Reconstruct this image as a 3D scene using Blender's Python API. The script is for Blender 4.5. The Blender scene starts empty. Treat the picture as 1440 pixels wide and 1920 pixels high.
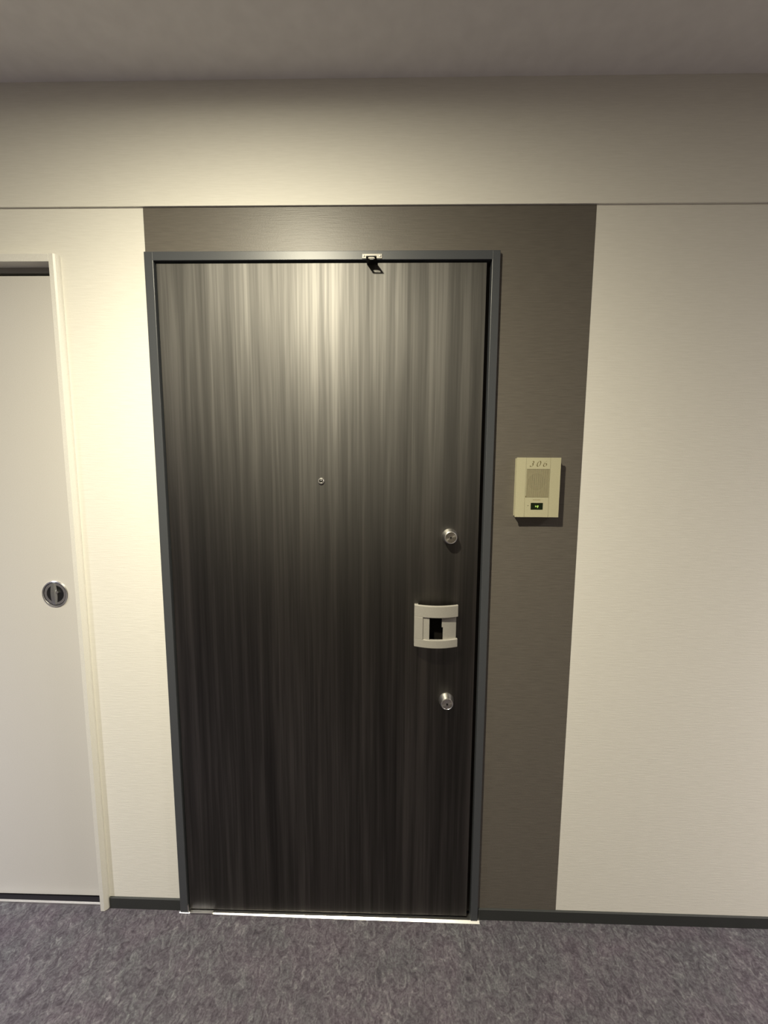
import bpy, bmesh, math, random
from mathutils import Vector, Matrix

random.seed(7)
S = bpy.context.scene
C = bpy.context.collection

# ------------------------------------------------------------------ camera
PIT, YAW, ROL = 0.111456, -0.019214, 0.005579
CAM = Vector((0.0, -1.1728, 1.4433))
fw = Vector((math.sin(YAW) * math.cos(PIT), math.cos(YAW) * math.cos(PIT), -math.sin(PIT)))
rt = Vector((math.cos(YAW), -math.sin(YAW), 0))
up = rt.cross(fw)
c_, s_ = math.cos(ROL), math.sin(ROL)
r2 = rt * c_ + up * s_
u2 = up * c_ - rt * s_
cd = bpy.data.cameras.new('camera')
cam = bpy.data.objects.new('camera', cd)
C.objects.link(cam)
cam.matrix_world = Matrix(((r2.x, u2.x, -fw.x, CAM.x), (r2.y, u2.y, -fw.y, CAM.y), (r2.z, u2.z, -fw.z, CAM.z), (0, 0, 0, 1)))
cd.sensor_fit = 'VERTICAL'
cd.sensor_height = 24.0
cd.lens = 770.0 / 1920.0 * 24.0
cd.clip_start = 0.02
S.camera = cam

# ------------------------------------------------------------------ world, exposure
w = bpy.data.worlds.new('world')
S.world = w
w.use_nodes = True
w.node_tree.nodes['Background'].inputs[0].default_value = (0.5, 0.5, 0.55, 1)
w.node_tree.nodes['Background'].inputs[1].default_value = 0.05
S.view_settings.view_transform = 'Standard'
S.view_settings.look = 'None'
S.view_settings.gamma = 1.0
S.view_settings.use_curve_mapping = False
S.view_settings.exposure = 0.0

CEIL = 2.43
# corridor downlights, the two side ones added as unseen fill: x, y, colour, photometric curve (skirt, wide beam, narrow beam)
LAMPS = [(-0.38, -0.85, (1.0, 0.925, 0.70), (1.25, 3.15, 0.0)),
         (2.15, -0.85, (1.0, 0.93, 0.87), (0.35, 1.68, 6.7)),
         (-2.25, -0.95, (1.0, 1.0, 1.08), (0.0, 1.95, 7.8))]
LAMP_COL = (1.0, 0.92, 0.74)
def curve(w1, w2, w3):
    ang = [i * 2.5 for i in range(37)]
    cd_ = [1000.0 * (w1 * c + w2 * c ** 3 + w3 * c ** 8) for c in (max(0.0, math.cos(math.radians(a))) for a in ang)]
    t = bpy.data.texts.new('downlight.ies')
    t.write('IESNA:LM-63-2002\nTILT=NONE\n1 1000 1 %d 1 1 2 0 0 0\n1 1 10\n%s\n0\n%s\n' % (
        len(ang), ' '.join('%.1f' % a for a in ang), ' '.join('%.1f' % v for v in cd_)))
    return t

# ------------------------------------------------------------------ material helpers
def mat(name, base, rough=0.5, metal=0.0, spec=0.5):
    m = bpy.data.materials.new(name)
    m.use_nodes = True
    b = m.node_tree.nodes['Principled BSDF']
    b.inputs['Base Color'].default_value = (*base, 1)
    b.inputs['Roughness'].default_value = rough
    b.inputs['Metallic'].default_value = metal
    b.inputs['Specular IOR Level'].default_value = spec
    return m, m.node_tree, b

def node(nt, t, **kw):
    n = nt.nodes.new(t)
    for k, v in kw.items():
        if k in n.inputs.keys():
            n.inputs[k].default_value = v
        else:
            setattr(n, k, v)
    return n

def noise(nt, scale, detail=3.0, nscale=1.0, dist=0.0, rough=0.5, rot=(0, 0, 0)):
    tc = node(nt, 'ShaderNodeTexCoord')
    mp = node(nt, 'ShaderNodeMapping')
    mp.inputs['Scale'].default_value = scale
    mp.inputs['Rotation'].default_value = rot
    nt.links.new(tc.outputs['Object'], mp.inputs['Vector'])
    n = node(nt, 'ShaderNodeTexNoise')
    n.inputs['Scale'].default_value = nscale
    n.inputs['Detail'].default_value = detail
    n.inputs['Roughness'].default_value = rough
    n.inputs['Distortion'].default_value = dist
    nt.links.new(mp.outputs[0], n.inputs['Vector'])
    return n.outputs['Fac']

def ramp(nt, src, stops):
    r = node(nt, 'ShaderNodeValToRGB')
    e = r.color_ramp.elements
    while len(e) < len(stops):
        e.new(0.5)
    for el, (p, c) in zip(e, stops):
        el.position = p
        el.color = (*c, 1) if len(c) == 3 else c
    nt.links.new(src, r.inputs[0])
    return r.outputs[0]

def g(v):
    return (v, v, v)

def mix(nt, a, b, fac, mode='MIX'):
    m = node(nt, 'ShaderNodeMix', data_type='RGBA', blend_type=mode)
    for k, v in ((6, a), (7, b), (0, fac)):
        if isinstance(v, (int, float)):
            m.inputs[k].default_value = v
        elif isinstance(v, tuple):
            m.inputs[k].default_value = (*v, 1)
        else:
            nt.links.new(v, m.inputs[k])
    return m.outputs[2]

def bump(nt, b, src, strength, dist=0.001):
    n = node(nt, 'ShaderNodeBump')
    n.inputs['Strength'].default_value = strength
    n.inputs['Distance'].default_value = dist
    nt.links.new(src, n.inputs['Height'])
    nt.links.new(n.outputs[0], b.inputs['Normal'])
    return n

def wallpaper(name, base, rough, spec, bs, alt):
    m, nt, b = mat(name, base, rough, 0, spec)
    f1 = noise(nt, (22, 22, 330), 2)
    f2 = noise(nt, (420, 420, 300), 2)
    h = mix(nt, f1, f2, 0.35)
    col = ramp(nt, f1, [(0.3, base), (0.7, alt)])
    nt.links.new(col, b.inputs['Base Color'])
    bump(nt, b, h, bs, 0.0012)
    return m

M_white = wallpaper('white_woven_wallpaper', (0.70, 0.68, 0.63), 0.62, 0.35, 0.35, (0.74, 0.72, 0.67))
M_char = wallpaper('charcoal_woven_wallpaper', (0.098, 0.087, 0.075), 0.45, 0.55, 0.35, (0.120, 0.107, 0.092))
M_ceil = wallpaper('ceiling_paper', (0.70, 0.68, 0.68), 0.8, 0.2, 0.25, (0.75, 0.73, 0.73))
M_ceil_n = M_ceil

# carpet
M_carpet, nt, b = mat('mottled_carpet', (0.1, 0.1, 0.1), 0.95, 0, 0.15)
a1 = noise(nt, (44, 30, 40), 4, dist=1.8, rough=0.65, rot=(0, 0, 0.5))
a2 = noise(nt, (210, 210, 210), 3)
a3 = noise(nt, (7, 7, 7), 3, dist=1.0)
c1 = ramp(nt, a1, [(0.30, (0.040, 0.035, 0.043)), (0.48, (0.070, 0.063, 0.075)), (0.60, (0.092, 0.088, 0.098)), (0.74, (0.155, 0.152, 0.162))])
c2 = ramp(nt, a3, [(0.35, (1.05, 1.0, 1.03)), (0.65, (0.96, 1.0, 0.98))])
c3 = mix(nt, c1, c2, 1.0, 'MULTIPLY')
c4 = ramp(nt, a2, [(0.3, g(0.72)), (0.7, g(1.2))])
nt.links.new(mix(nt, c3, c4, 1.0, 'MULTIPLY'), b.inputs['Base Color'])
bump(nt, b, mix(nt, a1, a2, 0.5), 0.8, 0.004)

# entrance door laminate: straight vertical grain, satin
M_door, nt, b = mat('dark_straight_grain_laminate', (0.03, 0.025, 0.02), 0.38, 0, 0.5)
d1 = noise(nt, (34, 1, 0.7), 4, dist=0.35, rough=0.6)
d2 = noise(nt, (150, 1, 3.0), 3, dist=0.3)
d3 = noise(nt, (15, 1, 0.25), 2)
dm = mix(nt, mix(nt, d1, d2, 0.28), d3, 0.25)
dc = ramp(nt, dm, [(0.36, (0.0012, 0.0010, 0.0009)), (0.50, (0.0030, 0.0024, 0.0019)), (0.66, (0.009, 0.0072, 0.0055))])
# a matt film over embossed grain: soft (Beckmann) sheen over a nearly black body
dif = node(nt, 'ShaderNodeBsdfDiffuse')
nt.links.new(dc, dif.inputs['Color'])
glo = node(nt, 'ShaderNodeBsdfAnisotropic', distribution='BECKMANN')
nt.links.new(ramp(nt, dm, [(0.37, (0.42, 0.405, 0.39)), (0.50, (0.66, 0.64, 0.615)), (0.61, (1.0, 0.97, 0.935))]), glo.inputs['Color'])
nt.links.new(ramp(nt, dm, [(0.36, g(0.63)), (0.64, g(0.59))]), glo.inputs['Roughness'])
fr = node(nt, 'ShaderNodeFresnel')
fr.inputs['IOR'].default_value = 2.25
glo2 = node(nt, 'ShaderNodeBsdfAnisotropic', distribution='BECKMANN')
glo2.inputs['Roughness'].default_value = 0.44
nt.links.new(glo.inputs['Color'].links[0].from_socket, glo2.inputs['Color'])
mg = node(nt, 'ShaderNodeMixShader')
mg.inputs[0].default_value = 0.34
nt.links.new(glo.outputs[0], mg.inputs[1])
nt.links.new(glo2.outputs[0], mg.inputs[2])
ms = node(nt, 'ShaderNodeMixShader')
nt.links.new(fr.outputs[0], ms.inputs[0])
nt.links.new(dif.outputs[0], ms.inputs[1])
nt.links.new(mg.outputs[0], ms.inputs[2])
bp = bump(nt, b, dm, 0.25, 0.0006)
nt.links.new(bp.outputs[0], glo.inputs['Normal'])
nt.links.new(ms.outputs[0], nt.nodes['Material Output'].inputs['Surface'])

def grained(name, base, rough, spec=0.5, metal=0.0, bs=0.05, sc=500):
    m, nt, b = mat(name, base, rough, metal, spec)
    f = noise(nt, (sc, sc, sc), 2)
    col = ramp(nt, f, [(0.3, tuple(x * 0.94 for x in base)), (0.7, tuple(min(1, x * 1.05) for x in base))])
    nt.links.new(col, b.inputs['Base Color'])
    bump(nt, b, f, bs, 0.0005)
    return m

M_frame = grained('blue_grey_painted_steel', (0.052, 0.056, 0.064), 0.40, 0.55)
M_base = grained('dark_vinyl_skirting', (0.030, 0.032, 0.032), 0.55, 0.4)
M_wpaint = grained('white_painted_wood', (0.66, 0.645, 0.61), 0.30, 0.7)
M_leaf = grained('white_laminate', (0.56, 0.54, 0.51), 0.45, 0.5)
M_shade = grained('grey_rail', (0.30, 0.29, 0.27), 0.6, 0.3)
M_black = grained('gap_shade_black', (0.010, 0.009, 0.012), 0.8, 0.15)
M_gasket = grained('brown_black_gasket', (0.012, 0.009, 0.007), 0.7, 0.2)
M_steel = grained('stainless_steel', (0.78, 0.77, 0.75), 0.30, 0.5, 1.0, 0.03, 300)
M_chrome = grained('polished_chrome', (0.80, 0.80, 0.79), 0.24, 0.5, 1.0, 0.0)
M_dkchrome = grained('dark_metal_and_shade', (0.10, 0.10, 0.10), 0.3, 0.5, 1.0, 0.0)  # dark metal, also paints the shade at the strike tongue
M_cup = grained('satin_cup_metal', (0.42, 0.42, 0.41), 0.33, 0.5, 0.9, 0.0)
M_silver = grained('satin_silver_coating', (0.36, 0.345, 0.315), 0.40, 0.5, 0.3, 0.03)
M_beige = grained('aged_ivory_plastic', (0.43, 0.405, 0.275), 0.42, 0.45)
M_beige2 = grained('aged_ivory_grille', (0.31, 0.28, 0.18), 0.5, 0.4)
M_grback = grained('dark_speaker_mesh', (0.085, 0.072, 0.038), 0.8, 0.2)
M_ink = grained('faded_grey_ink', (0.13, 0.105, 0.045), 0.6, 0.2)
M_ink2 = grained('faded_brown_ink', (0.25, 0.19, 0.09), 0.6, 0.2)
M_button = grained('dark_green_window', (0.006, 0.012, 0.004), 0.25, 0.5)
M_dark = grained('dark_hole', (0.006, 0.005, 0.004), 0.7, 0.1)

M_brush, nt, b = mat('brushed_lock_face', (0.66, 0.64, 0.60), 0.24, 1.0)
tg = node(nt, 'ShaderNodeTangent', direction_type='RADIAL', axis='Y')
nt.links.new(tg.outputs[0], b.inputs['Tangent'])
b.inputs['Anisotropic'].default_value = 0.85

M_glow, nt, b = mat('green_lit_symbol', (0.3, 0.5, 0.1), 0.5)
b.inputs['Emission Color'].default_value = (0.42, 0.62, 0.12, 1)
b.inputs['Emission Strength'].default_value = 0.25
M_lamp, nt, b = mat('lamp_diffuser', (0.9, 0.9, 0.85), 0.5)
b.inputs['Emission Color'].default_value = (*LAMP_COL, 1)
b.inputs['Emission Strength'].default_value = 8.0

# ------------------------------------------------------------------ mesh helpers
def link(name, bm, m, parent=None, smooth=False):
    me = bpy.data.meshes.new(name)
    bmesh.ops.recalc_face_normals(bm, faces=bm.faces)
    bm.to_mesh(me)
    bm.free()
    for mm in (m if isinstance(m, (list, tuple)) else [m]):
        me.materials.append(mm)
    if smooth:
        for p in me.polygons:
            p.use_smooth = True
        me.set_sharp_from_angle(angle=math.radians(35))
    o = bpy.data.objects.new(name, me)
    C.objects.link(o)
    if parent is not None:
        o.parent = parent
        o.matrix_parent_inverse = Matrix.Translation(-root_loc(parent))
    return o

def root_loc(o):
    v = Vector(o.location)
    while o.parent is not None:
        v = v + Vector(o.matrix_parent_inverse.translation)
        o = o.parent
        v = v + Vector(o.location)
    return v

def empty(name, loc):
    o = bpy.data.objects.new(name, None)
    o.empty_display_size = 0.05
    o.location = loc
    C.objects.link(o)
    return o

def tag(o, label=None, cat=None, kind=None, group=None):
    if label: o['label'] = label
    if cat: o['category'] = cat
    if kind: o['kind'] = kind
    if group: o['group'] = group
    return o

def box(bm, x0, x1, y0, y1, z0, z1, bev=0.0, seg=2):
    """z0 may be a pair (left, right) so that a bottom can follow the slightly sloping floor"""
    za, zb = z0 if isinstance(z0, tuple) else (z0, z0)
    ta, tb = z1 if isinstance(z1, tuple) else (z1, z1)
    vs = [bm.verts.new(p) for p in ((x0, y0, za), (x1, y0, zb), (x1, y1, zb), (x0, y1, za), (x0, y0, ta), (x1, y0, tb), (x1, y1, tb), (x0, y1, ta))]
    fs = [bm.faces.new([vs[i] for i in q]) for q in ((0, 3, 2, 1), (4, 5, 6, 7), (0, 1, 5, 4), (1, 2, 6, 5), (2, 3, 7, 6), (3, 0, 4, 7))]
    if bev:
        es = set(e for f in fs for e in f.edges)
        bmesh.ops.bevel(bm, geom=list(es), offset=bev, segments=seg, profile=0.5, affect='EDGES')
    return vs

def B(*a, **k):
    bm = bmesh.new()
    box(bm, *a, **k)
    return bm

def poly(bm, pts, y0, y1):
    """extrude an outline given in x,z between y0 (front) and y1 (back)"""
    f = [bm.verts.new((x, y0, z)) for x, z in pts]
    k = [bm.verts.new((x, y1, z)) for x, z in pts]
    bm.faces.new(f)
    bm.faces.new(k[::-1])
    n = len(pts)
    for i in range(n):
        bm.faces.new((f[i], k[i], k[(i + 1) % n], f[(i + 1) % n]))

def lathe(bm, cx, cz, prof, seg=48, caps=True):
    """revolve a profile of (radius, y) about the y axis through cx, cz"""
    rings = []
    for r, y in prof:
        if r < 1e-6:
            rings.append([bm.verts.new((cx, y, cz))])
        else:
            rings.append([bm.verts.new((cx + r * math.cos(2 * math.pi * i / seg), y, cz + r * math.sin(2 * math.pi * i / seg))) for i in range(seg)])
    for a, b_ in zip(rings[:-1], rings[1:]):
        for i in range(seg):
            j = (i + 1) % seg
            if len(a) == 1 and len(b_) == 1:
                continue
            if len(a) == 1:
                bm.faces.new((a[0], b_[i], b_[j]))
            elif len(b_) == 1:
                bm.faces.new((a[i], a[j], b_[0]))
            else:
                bm.faces.new((a[i], a[j], b_[j], b_[i]))
    if caps:
        for R in (rings[0], rings[-1]):
            if len(R) > 2:
                bm.faces.new(R)

def ribbon(bm, pts, nib, y, closed=False, th=0.0004):
    """a broad-nib pen stroke: pts in x,z, nib = half nib vector"""
    n = len(pts)
    L = [(p[0] - nib[0], p[1] - nib[1]) for p in pts]
    R = [(p[0] + nib[0], p[1] + nib[1]) for p in pts]
    for i in range(n - 1 + (1 if closed else 0)):
        j = (i + 1) % n
        q = [L[i], R[i], R[j], L[j]]
        f = [bm.verts.new((a, y, c)) for a, c in q]
        try:
            bm.faces.new(f)
        except ValueError:
            pass
        k = [bm.verts.new((a, y + th, c)) for a, c in q]
        bm.faces.new(k)

def floor_z(x):
    return 0.003 - 0.006 * x

# ------------------------------------------------------------------ room shell
XL, XR, YB = -4.0, 3.4, -1.72
WT = 0.14       # wall thickness
CH_L, CH_R, CH_T = -0.674, 0.532, 2.129      # charcoal wallpaper
F_L, F_R, F_T = -0.6725, 0.2825, 2.0125      # entrance frame, outer
C_L, C_R, C_T = -1.775, -0.909, 2.0065       # closet casing, outer

bm = bmesh.new()
vs = [bm.verts.new((x, y, floor_z(x) + dz)) for dz in (0, -0.1) for x, y in ((XL - WT, YB - WT), (XR + WT, YB - WT), (XR + WT, WT + 0.6), (XL - WT, WT + 0.6))]
for q in ((0, 1, 2, 3), (7, 6, 5, 4), (0, 4, 5, 1), (1, 5, 6, 2), (2, 6, 7, 3), (3, 7, 4, 0)):
    bm.faces.new([vs[i] for i in q])
tag(link('floor', bm, M_carpet), 'mottled purple grey loop carpet of the corridor floor', 'floor', 'structure')

tag(link('ceiling', B(XL - WT, XR + WT, YB - WT, WT, CEIL, CEIL + 0.1), M_ceil), 'plain greyish papered corridor ceiling above the doors', 'ceiling', 'structure')

bm = bmesh.new()
zb = -0.03
box(bm, XL, C_L + 0.01, 0, WT, zb, CEIL)
box(bm, C_L + 0.01, C_R - 0.01, 0, WT, C_T - 0.01, CEIL)
box(bm, C_R - 0.01, F_L + 0.008, 0, WT, zb, CEIL)
box(bm, F_L + 0.008, F_R - 0.008, 0, WT, F_T - 0.008, CEIL)
box(bm, F_R - 0.008, XR, 0, WT, zb, CEIL)
wf = tag(link('wall_front', bm, M_white), 'cream woven wallpaper wall that holds both doors', 'wall', 'structure')

# charcoal wallpaper, an L round the frame
bm = bmesh.new()
poly(bm, [(CH_L, CH_T), (CH_L, F_T - 0.004), (F_R - 0.004, F_T - 0.004), (F_R - 0.004, -0.01), (CH_R, -0.01), (CH_R, CH_T)], -0.0008, 0.001)
o = link('accent_wallpaper', bm, M_char, wf)
o['label'] = 'charcoal woven wallpaper panel around the dark door'
# upper band, a little proud of the wall below
bm = bmesh.new()
vsb = box(bm, XL, XR, -0.006, 0.002, CH_T, CEIL)
o = link('upper_band', bm, M_white, wf)
o['label'] = 'cream wallpaper band above the doors, slightly proud of the wall'

tag(link('wall_back', B(XL, XR, YB - WT, YB, zb, CEIL), M_char), 'charcoal wallpaper wall opposite the doors, behind the viewer', 'wall', 'structure')
tag(link('wall_left', B(XL - WT, XL, YB - WT, WT, zb, CEIL), M_white), 'cream end wall at the left end of the corridor', 'wall', 'structure')
tag(link('wall_right', B(XR, XR + WT, YB - WT, WT, zb, CEIL), M_white), 'cream end wall at the right end of the corridor', 'wall', 'structure')

def skirt(name, x0, x1, label):
    bm = B(x0, x1, -0.006, 0.001, (floor_z(x0) - 0.002, floor_z(x1) - 0.002), (floor_z(x0) + 0.038, floor_z(x1) + 0.038), bev=0.0012, seg=1)
    tag(link(name, bm, M_base), label, 'skirting', 'structure')
skirt('baseboard_left', C_R + 0.001, F_L - 0.0005, 'short dark grey skirting between the white door and the dark door')
skirt('baseboard_right', F_R + 0.0005, XR, 'long dark grey skirting right of the dark door')
skirt('baseboard_front', XL, C_L - 0.001, 'dark grey skirting beyond the white door, out of the picture')
tag(link('baseboard_back', B(XL, XR, YB, YB + 0.006, (floor_z(XL), floor_z(XR)), 0.04), M_base), 'dark grey skirting along the opposite wall', 'skirting', 'structure')

# ------------------------------------------------------------------ entrance door
D1 = tag(empty('door_1', (-0.195, 0, 0.004)), 'dark wood grain entrance door in a blue grey steel frame', 'door', 'structure')
fx0, fx1, fzt = -0.648, 0.2610, 1.9895       # opening inside the frame faces
FD = -0.012
bm = bmesh.new()
box(bm, F_L, fx0, FD, 0.10, -0.002 + 0.006, F_T, bev=0.0012)
box(bm, fx1, F_R, FD, 0.10, -0.002 + 0.003, F_T, bev=0.0012)
box(bm, fx0 - 0.002, fx1 + 0.002, FD, 0.10, fzt, F_T, bev=0.0012)
link('door_frame', bm, M_frame, D1)
# dark rebate behind the leaf edge
bm = bmesh.new()
box(bm, fx0, fx0 + 0.014, 0.012, 0.09, 0.012, fzt)
box(bm, fx1 - 0.022, fx1, 0.012, 0.09, 0.012, fzt)
box(bm, fx0 + 0.014, fx1 - 0.022, 0.012, 0.09, fzt - 0.016, fzt)
link('gasket', bm, M_gasket, D1)
LX0, LX1, LZ0, LZ1 = -0.6435, 0.2487, 0.014, 1.9845
LY = -0.006
leaf = link('door_leaf', B(LX0, LX1, LY, 0.011, LZ0, LZ1, bev=0.0008, seg=1), M_door, D1)
leaf['label'] = 'dark brown leaf with fine vertical grain'
# sill
bm = bmesh.new()
xa, xb = F_L - 0.003, F_R + 0.006
sec = [(0.10, -0.004), (-0.0215, -0.004), (-0.0215, 0.0005), (-0.0105, 0.0062), (0.10, 0.0062)]
va = [bm.verts.new((xa, y, z + 0.0025)) for y, z in sec]
vb = [bm.verts.new((xb, y, z - 0.0010)) for y, z in sec]
bm.faces.new(va); bm.faces.new(vb[::-1])
for k in range(5):
    bm.faces.new((va[k], va[(k + 1) % 5], vb[(k + 1) % 5], vb[k]))
sill = link('threshold', bm, M_steel, D1)
sill['label'] = 'bright stainless steel threshold strip'
link('sill_lip', B(-0.640, -0.566, -0.016, -0.007, 0.0085, 0.0125, bev=0.0006, seg=1), M_steel, sill)
link('paint_wear_tab', B(fx0 + 0.0005, fx0 + 0.003, -0.013, -0.008, 0.0086, 0.034), M_steel, sill)  # thin steel tab standing in for worn paint at the jamb foot

def lock(cx, cz, label):
    bm = bmesh.new()
    lathe(bm, cx, cz, [(0.0226, LY), (0.0226, LY - 0.0030), (0.0218, LY - 0.0045), (0.0186, LY - 0.021), (0.0174, LY - 0.0235), (0.0160, LY - 0.0242), (0.0155, LY - 0.0236), (0.0150, LY - 0.0236)])
    o = link('lock_cylinder', bm, M_steel, D1, smooth=True)
    o['label'] = label
    # face built round its own origin so that the brushing runs in circles
    bm = bmesh.new()
    lathe(bm, 0, 0, [(0.0150, 0.0006), (0.0148, 0), (0.0125, 0.0001), (0.0122, 0.0006), (0.0119, 0.0001), (0.0045, 0.0004), (0.0038, 0.0012), (0.0, 0.0012)], caps=False)
    f = link('lock_face', bm, M_brush, o, smooth=True)
    f.location = (cx, LY - 0.0242, cz)
    bm = bmesh.new()
    lathe(bm, cx, cz, [(0.0026, LY - 0.0250), (0.0026, LY - 0.0225)], seg=16)
    box(bm, cx - 0.0008, cx + 0.0008, LY - 0.0251, LY - 0.0225, cz - 0.0045, cz)
    link('keyhole', bm, M_dark, o)
lock(0.1665, 1.2440, 'round brushed steel lock cylinder above the handle')
lock(0.1672, 0.7465, 'round brushed steel lock cylinder below the handle')

bm = bmesh.new()
lathe(bm, -0.2015, 1.3998, [(0.0088, LY), (0.0086, LY - 0.0030), (0.0072, LY - 0.0042), (0.0052, LY - 0.0042), (0.0046, LY - 0.0016), (0, LY - 0.0016)], seg=32)
pp = link('peephole', bm, M_steel, D1, smooth=True)
bm = bmesh.new()
lathe(bm, -0.2015, 1.3998, [(0.0045, LY - 0.0018), (0.003, LY - 0.0030), (0, LY - 0.0036)], seg=24, caps=False)
link('lens', bm, M_dkchrome, pp, smooth=True)

# handle: a bowed C-shaped pull in front of a flat frame
HX0, HX1, HZ0, HZ1 = 0.0672, 0.1925, 0.9240, 1.0478
def hy(x, off=0.0):
    t = (x - 0.5 * (HX0 + HX1)) / (0.5 * (HX1 - HX0))
    return -0.030 - 0.014 * (1 - t * t) + off
def bowed(bm, x0, x1, z0, z1, off, th, n=16, bev=0.0008):
    xs = [x0 + (x1 - x0) * i / n for i in range(n + 1)]
    cols = []
    for x in xs:
        y = hy(x, off)
        cols.append([bm.verts.new(p) for p in ((x, y, z0), (x, y, z1), (x, y + th, z1), (x, y + th, z0))])
    for a, b_ in zip(cols[:-1], cols[1:]):
        for i in range(4):
            j = (i + 1) % 4
            bm.faces.new((a[i], a[j], b_[j], b_[i]))
    bm.faces.new(cols[0])
    bm.faces.new(cols[-1][::-1])
bm = bmesh.new()
zt, zbm = 1.0142, 0.9475       # inner edges of the C
bowed(bm, HX0, HX1, zt, HZ1, 0, 0.010)
bowed(bm, HX0, HX1, HZ0, zbm, 0, 0.010)
bowed(bm, HX0, 0.0915, zbm, zt, 0, 0.010, n=5)
box(bm, HX0 + 0.0005, HX0 + 0.012, -0.0285, LY, HZ0 + 0.004, HZ1 - 0.004)      # stand-off at the left
H = link('door_handle', bm, M_silver, D1)
H['label'] = 'satin silver bowed handle with a square opening'
bv = H.modifiers.new('bevel', 'BEVEL'); bv.width = 0.0009; bv.segments = 2; bv.limit_method = 'ANGLE'; bv.angle_limit = math.radians(50)
bm = bmesh.new()
bowed(bm, 0.0880, 0.1098, zbm - 0.004, zt + 0.004, 0.0035, 0.010, n=4)
link('handle_pad', bm, M_silver, H)
bm = bmesh.new()
bowed(bm, 0.1495, 0.1885, zbm - 0.004, zt + 0.004, 0.0085, 0.005, n=8)
bowed(bm, 0.1460, 0.1500, 0.984, zt + 0.004, 0.0085, 0.005, n=2)
link('handle_pad', bm, M_silver, H)
bm = bmesh.new()
box(bm, 0.098, 0.172, LY - 0.004, LY, 0.930, 1.041, bev=0.003)
box(bm, 0.152, 0.178, LY - 0.020, LY - 0.004, 0.955, 1.006)
link('handle_mount', bm, M_dark, H)

# guard strike on the frame head
bm = bmesh.new()
box(bm, -0.0843, -0.0311, FD - 0.002, FD, 1.9915, 2.0035, bev=0.0006, seg=1)
for sx in (-0.0795, -0.0360):
    lathe(bm, sx, 1.9978, [(0.0028, FD - 0.002), (0.0026, FD - 0.0032), (0, FD - 0.0036)], seg=16, caps=False)
gp = link('guard_strike', bm, M_silver, D1)
gp['label'] = 'small bright metal bracket with a slotted tongue on the frame head'
# tongue: flat bar standing out from the wall, with a slot
bm = bmesh.new()
tx0, tx1, tz0, tz1 = -0.0718, -0.0446, 1.9795, 1.9811
ty0, ty1 = FD - 0.039, FD - 0.001
sx0, sx1, sy0, sy1 = -0.0670, -0.0495, FD - 0.0345, FD - 0.0215
ty1 = LY - 0.001
box(bm, tx0, tx1, ty0, sy0, tz0, tz1)
box(bm, tx0, tx1, sy1, ty1, tz0, tz1)
box(bm, tx0, sx0, sy0, sy1, tz0, tz1)
box(bm, sx1, tx1, sy0, sy1, tz0, tz1)
for ax, sgn in ((sx0, 1), (sx1, -1)):
    for ay, sg2 in ((sy0, 1), (sy1, -1)):
        tri = [(ax, ay), (ax + sgn * 0.004, ay), (ax + sgn * 0.0012, ay + sg2 * 0.0015), (ax, ay + sg2 * 0.005)]
        lo_ = [bm.verts.new((x, y, tz0)) for x, y in tri]
        hi_ = [bm.verts.new((x, y, tz1)) for x, y in tri]
        bm.faces.new(lo_); bm.faces.new(hi_[::-1])
        for k in range(4):
            bm.faces.new((lo_[k], lo_[(k + 1) % 4], hi_[(k + 1) % 4], hi_[k]))
box(bm, tx0 + 0.001, tx1 - 0.001, FD - 0.0016, FD - 0.0002, tz1, 1.9915)  # drop piece, coloured dark to carry on the tongue's shadow
link('strike_tongue', bm, M_dkchrome, gp)

# ------------------------------------------------------------------ closet sliding door
D2 = tag(empty('door_2', (-1.34, 0, 0.011)), 'white flush sliding door with a round recessed pull', 'door', 'structure')
CD = -0.017
ci0, ci1, ciz = C_L + 0.0215, C_R - 0.0215, C_T - 0.0205
bm = bmesh.new()
box(bm, C_L, ci0, CD, 0.10, floor_z(C_L) - 0.004, C_T, bev=0.0025)
zc0 = floor_z(C_R) + 0.002
sec = [(ci1, 0.10), (ci1, CD + 0.001), (ci1 + 0.001, CD), (C_R - 0.0085, CD), (C_R - 0.0045, CD + 0.0036), (C_R - 0.0010, CD + 0.0078), (C_R, CD + 0.0110), (C_R, 0.10)]
va = [bm.verts.new((x, y, zc0)) for x, y in sec]
vb = [bm.verts.new((x, y, C_T)) for x, y in sec]
bm.faces.new(va); bm.faces.new(vb[::-1])
for k in range(len(sec)):
    kk = (k + 1) % len(sec)
    bm.faces.new((va[k], va[kk], vb[kk], vb[k]))
box(bm, ci0 - 0.003, ci1 + 0.0005, CD + 0.0001, 0.10, ciz, C_T - 0.0002, bev=0.001)
o = link('door_casing', bm, M_wpaint, D2)
o['label'] = 'narrow glossy white casing'
link('head_rail', B(ci0, ci1, 0.018, 0.06, 1.9745, ciz + 0.001), M_shade, D2)
lz0, lz1, ly = 0.022, 1.9655, 0.020
cl = link('door_leaf', B(ci0 - 0.001, ci1 - 0.0195, ly, ly + 0.033, lz0, lz1, bev=0.0015), M_leaf, D2)
e = link('edge_strip', B(ci1 - 0.0192, ci1 - 0.0016, ly + 0.0006, ly + 0.033, lz0, lz1, bev=0.001), M_leaf, cl)
# black boxes that paint the shade in the gaps round the leaf
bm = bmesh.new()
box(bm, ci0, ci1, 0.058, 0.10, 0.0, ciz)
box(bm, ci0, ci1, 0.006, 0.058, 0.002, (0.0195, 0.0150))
link('gap_shade', bm, M_black, D2)
rail = link('floor_rail', B(ci0, ci1, -0.001, 0.006, 0.006, (0.0205, 0.0155)), M_steel, D2)
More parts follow.
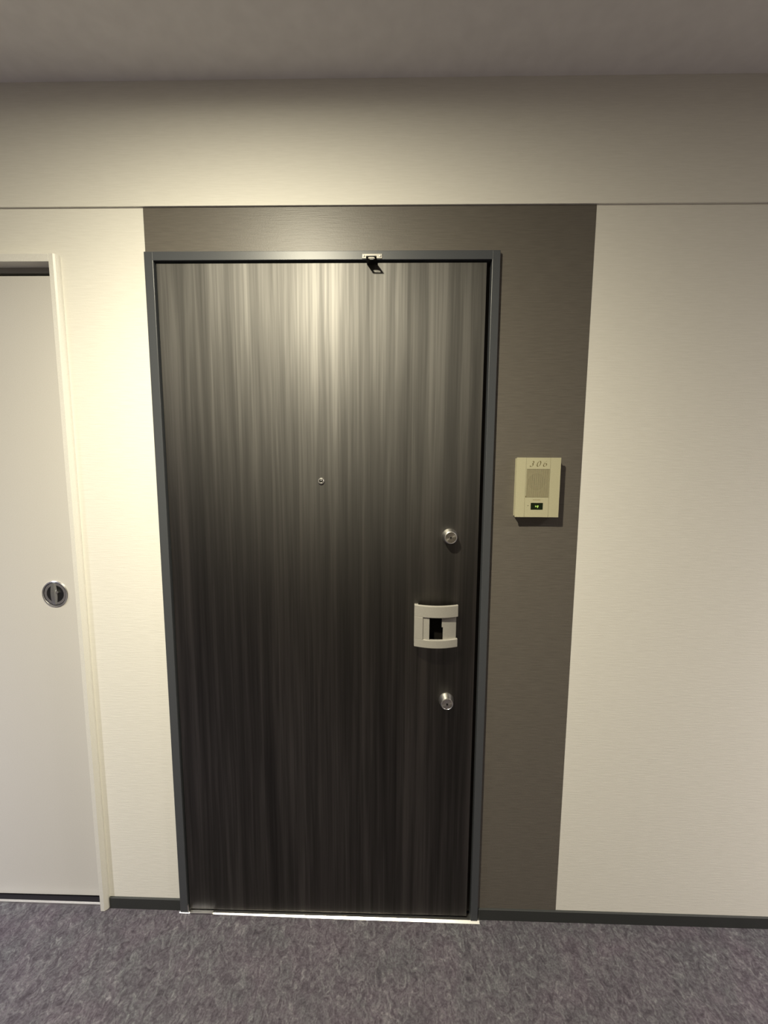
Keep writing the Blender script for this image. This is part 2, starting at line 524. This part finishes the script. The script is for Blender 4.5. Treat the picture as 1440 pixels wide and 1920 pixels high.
# recessed pull
px, pz = -1.0203, 1.0520
bm = bmesh.new()
lathe(bm, px, pz, [(0.0405, ly), (0.0400, ly - 0.0022), (0.0382, ly - 0.0036), (0.0362, ly - 0.0030), (0.0350, ly - 0.0010), (0.0325, ly + 0.0065 - 0.008), (0.024, ly - 0.0004), (0, ly - 0.0002)], caps=False, seg=64)
pull = link('recessed_pull', bm, M_chrome, D2, smooth=True)
pull['label'] = 'round chrome recessed pull'
bm = bmesh.new()
lathe(bm, px, pz, [(0.0355, ly - 0.0020), (0.0330, ly - 0.0011), (0.029, ly - 0.0007), (0, ly - 0.0006)], caps=False, seg=48)
link('pull_cup', bm, M_dkchrome, pull, smooth=True)
bm = bmesh.new()
nv = 14
rows = []
for i in range(nv + 1):
    t = -1 + 2 * i / nv
    z = pz + t * 0.0330
    wdt = 0.0062 + 0.0035 * (1 - t * t)
    cx = px - 0.003
    yy = ly - 0.004 - 0.0035 * (1 - t * t)
    rows.append([bm.verts.new(p) for p in ((cx - wdt, ly - 0.001, z), (cx - wdt * 0.6, yy, z), (cx + wdt * 0.6, yy, z), (cx + wdt, ly - 0.001, z))])
for a, b_ in zip(rows[:-1], rows[1:]):
    for i in range(3):
        bm.faces.new((a[i], a[i + 1], b_[i + 1], b_[i]))
bm.faces.new(rows[0]); bm.faces.new(rows[-1])
link('thumb_bar', bm, M_cup, pull, smooth=True)
bm = bmesh.new()
poly(bm, [(px + 0.0035, pz + 0.004), (px + 0.0078, pz + 0.0125), (px + 0.0125, pz + 0.004), (px + 0.0080, pz + 0.0015)], ly - 0.0045, ly - 0.001)
link('glint_chip', bm, M_chrome, pull)  # chrome chip shaped as the small glint beside the bar

# ------------------------------------------------------------------ intercom
ix0, ix1, iz0, iz1 = 0.3445, 0.4650, 1.3035, 1.4687
IY = -0.024
I = tag(empty('intercom', ((ix0 + ix1) / 2, 0, iz0)), 'yellowed ivory intercom unit numbered 306 on the charcoal wallpaper', 'intercom')
bm = bmesh.new()
cx0, cx1 = 0.3705, 0.4362
gx0, gx1, gz0, gz1 = 0.3724, 0.4358, 1.3585, 1.4375
bx0, bx1, bz0, bz1 = 0.3873, 0.4216, 1.3240, 1.3435
box(bm, ix0 + 0.002, ix1 - 0.002, IY + 0.003, -0.0008, iz0 + 0.002, iz1 - 0.002)      # rear housing
link('housing', bm, M_beige, I)
# front plate built as bars round the openings, each side lying flush
bm = bmesh.new()
def slab(x0, x1, z0, z1, yf=IY):
    box(bm, x0, x1, yf, IY + 0.0035, z0, z1)
slab(ix0, cx0 - 0.0006, iz0, iz1)
slab(cx1 + 0.0006, ix1, iz0, iz1)
link('face_plate', bm, M_beige, I)
I_plate = I.children[-1] if len(I.children) else None
bm = bmesh.new()
YC = IY + 0.0004
slab(cx0, cx1, gz1, iz1, YC)
slab(cx0, cx1, bz1, gz0, YC)
slab(cx0, cx1, iz0, bz0, YC)
slab(cx0, gx0, gz0, gz1, YC)
if gx1 < cx1: slab(gx1, cx1, gz0, gz1, YC)
slab(cx0, bx0, bz0, bz1, YC)
slab(bx1, cx1, bz0, bz1, YC)
cp = link('centre_plate', bm, M_beige, I)
# grille: fine ribs over a dark round speaker
bm = bmesh.new()
box(bm, gx0, gx1, IY + 0.0022, IY + 0.0034, gz0, gz1)
gr = link('speaker_grille', bm, M_beige2, I)
bm = bmesh.new()
gcx, gcz = (gx0 + gx1) / 2 - 0.003, (gz0 + gz1) / 2 + 0.004
lathe(bm, gcx, gcz, [(0.0235, IY + 0.0021), (0.0235, IY + 0.0026)], seg=40)
link('speaker_opening', bm, M_grback, gr)
bm = bmesh.new()
nr = 19
for i in range(nr):
    x = gx0 + (gx1 - gx0) * (i + 0.5) / nr
    box(bm, x - 0.0011, x + 0.0011, IY + 0.0008, IY + 0.0021, gz0 + 0.0005, gz1 - 0.0005)
o = link('grille_rib', bm, M_beige2, gr)
o['kind'] = 'stuff'
# call button window with its lit symbol
bt = link('call_button', B(bx0 + 0.0004, bx1 - 0.0004, IY + 0.0012, IY + 0.0034, bz0 + 0.0004, bz1 - 0.0004, bev=0.0004, seg=1), M_button, I)
bt['label'] = 'dark green call button with small lit symbols'
bm = bmesh.new()
yb = IY + 0.0009
def px_(x, y):      # button-face position from the fractional place on the button
    return bx0 + (bx1 - bx0) * x, bz1 - (bz1 - bz0) * y
def quad(bm, pts):
    poly(bm, [px_(*p) for p in pts], yb, yb + 0.0003)
quad(bm, [(0.37, 0.38), (0.42, 0.38), (0.42, 0.62), (0.37, 0.62)])
quad(bm, [(0.42, 0.47), (0.47, 0.47), (0.47, 0.58), (0.42, 0.58)])
quad(bm, [(0.50, 0.38), (0.66, 0.38), (0.64, 0.52), (0.58, 0.74), (0.54, 0.74), (0.53, 0.60), (0.50, 0.52)])
link('lit_symbol', bm, M_glow, bt)
bm = bmesh.new()
lathe(bm, 0.3799, 1.3355, [(0.0011, YC - 0.0002), (0.0011, YC + 0.001)], seg=14)
link('microphone_hole', bm, M_dark, I)
link('plate_notch', B(0.3712, 0.3730, YC - 0.0002, YC + 0.001, 1.3588, 1.3625), M_ink, I)
# number 306 in an italic broad-nib hand
bm = bmesh.new()
nib = (0.00105, 0.00055)
def arc(cx, cz, rx, rz, a0, a1, n=14, slant=0.32, base=0.0):
    p = []
    for i in range(n + 1):
        a = math.radians(a0 + (a1 - a0) * i / n)
        x, z = cx + rx * math.cos(a), cz + rz * math.sin(a)
        p.append((x + (z - base) * slant, z))
    return p
zc = 1.4517
ny = YC - 0.0003
hgt = 0.0076
def three(cx):
    p = arc(cx, zc + 0.0036, 0.0032, 0.0034, 140, -75, base=zc) + arc(cx - 0.0004, zc - 0.0034, 0.0040, 0.0042, 80, -150, base=zc)
    ribbon(bm, p, nib, ny)
def nought(cx):
    ribbon(bm, arc(cx, zc, 0.0042, 0.0074, 0, 360, n=26, base=zc), nib, ny)
def six(cx):
    ribbon(bm, arc(cx + 0.0010, zc - 0.0004, 0.0048, 0.0072, 85, 185, base=zc), (0.0007, 0.0005), ny)
    ribbon(bm, arc(cx, zc - 0.0030, 0.0040, 0.0042, 0, 360, n=20, base=zc), nib, ny)
three(0.3862); nought(0.4048); six(0.4225)
o = link('number', bm, M_ink, I)
o['label'] = 'italic grey number 306'
# tiny brand word, too small to read in the photograph
bm = bmesh.new()
for k in range(9):
    x = 0.3935 + k * 0.00225
    box(bm, x, x + 0.0006, YC - 0.0002, YC + 0.0002, 1.3506, 1.3530)
    if k % 2 == 0: box(bm, x, x + 0.0016, YC - 0.0002, YC + 0.0002, 1.3506, 1.3511)
    if k % 3 != 1: box(bm, x, x + 0.0016, YC - 0.0002, YC + 0.0002, 1.3520, 1.3525)
link('maker_mark', bm, M_ink2, I)

# ------------------------------------------------------------------ ceiling downlight and two added fill lamps
for i, (lx, ly_, lcol, lcurve) in enumerate(LAMPS):
    t = tag(empty('ceiling_downlight', (lx, ly_, CEIL)), ['round white recessed downlight in the ceiling before the dark door', 'added unseen fill downlight towards the right end of the corridor', 'added unseen fill downlight towards the left end of the corridor'][i], 'ceiling light', None, 'corridor downlights')
    bm = bmesh.new()
    seg = 40
    prof = [(0.050, 0.0), (0.050, -0.004), (0.046, -0.006), (0.042, -0.004), (0.040, 0.0)]
    rings = [[bm.verts.new((lx + r * math.cos(2 * math.pi * k / seg), ly_ + r * math.sin(2 * math.pi * k / seg), CEIL + z)) for k in range(seg)] for r, z in prof]
    for a, b_ in zip(rings[:-1], rings[1:]):
        for k in range(seg):
            bm.faces.new((a[k], a[(k + 1) % seg], b_[(k + 1) % seg], b_[k]))
    link('trim_ring', bm, M_wpaint, t, smooth=True)
    bm = bmesh.new()
    vsr = [bm.verts.new((lx + 0.040 * math.cos(2 * math.pi * k / seg), ly_ + 0.040 * math.sin(2 * math.pi * k / seg), CEIL - 0.001)) for k in range(seg)]
    bm.faces.new(vsr)
    link('diffuser', bm, M_lamp, t)
    L = bpy.data.lights.new('downlight_lamp', 'POINT')
    L.energy = 1.0
    L.color = lcol
    L.shadow_soft_size = 0.03
    L.use_nodes = True
    nt = L.node_tree
    em = nt.nodes['Emission']
    ie = nt.nodes.new('ShaderNodeTexIES')
    ie.mode = 'INTERNAL'
    ie.ies = curve(*lcurve)
    ie.inputs['Strength'].default_value = 1.0
    nt.links.new(ie.outputs[0], em.inputs['Strength'])
    lo = bpy.data.objects.new('downlight_lamp', L)
    C.objects.link(lo)
    lo.location = (lx, ly_, CEIL - 0.035)
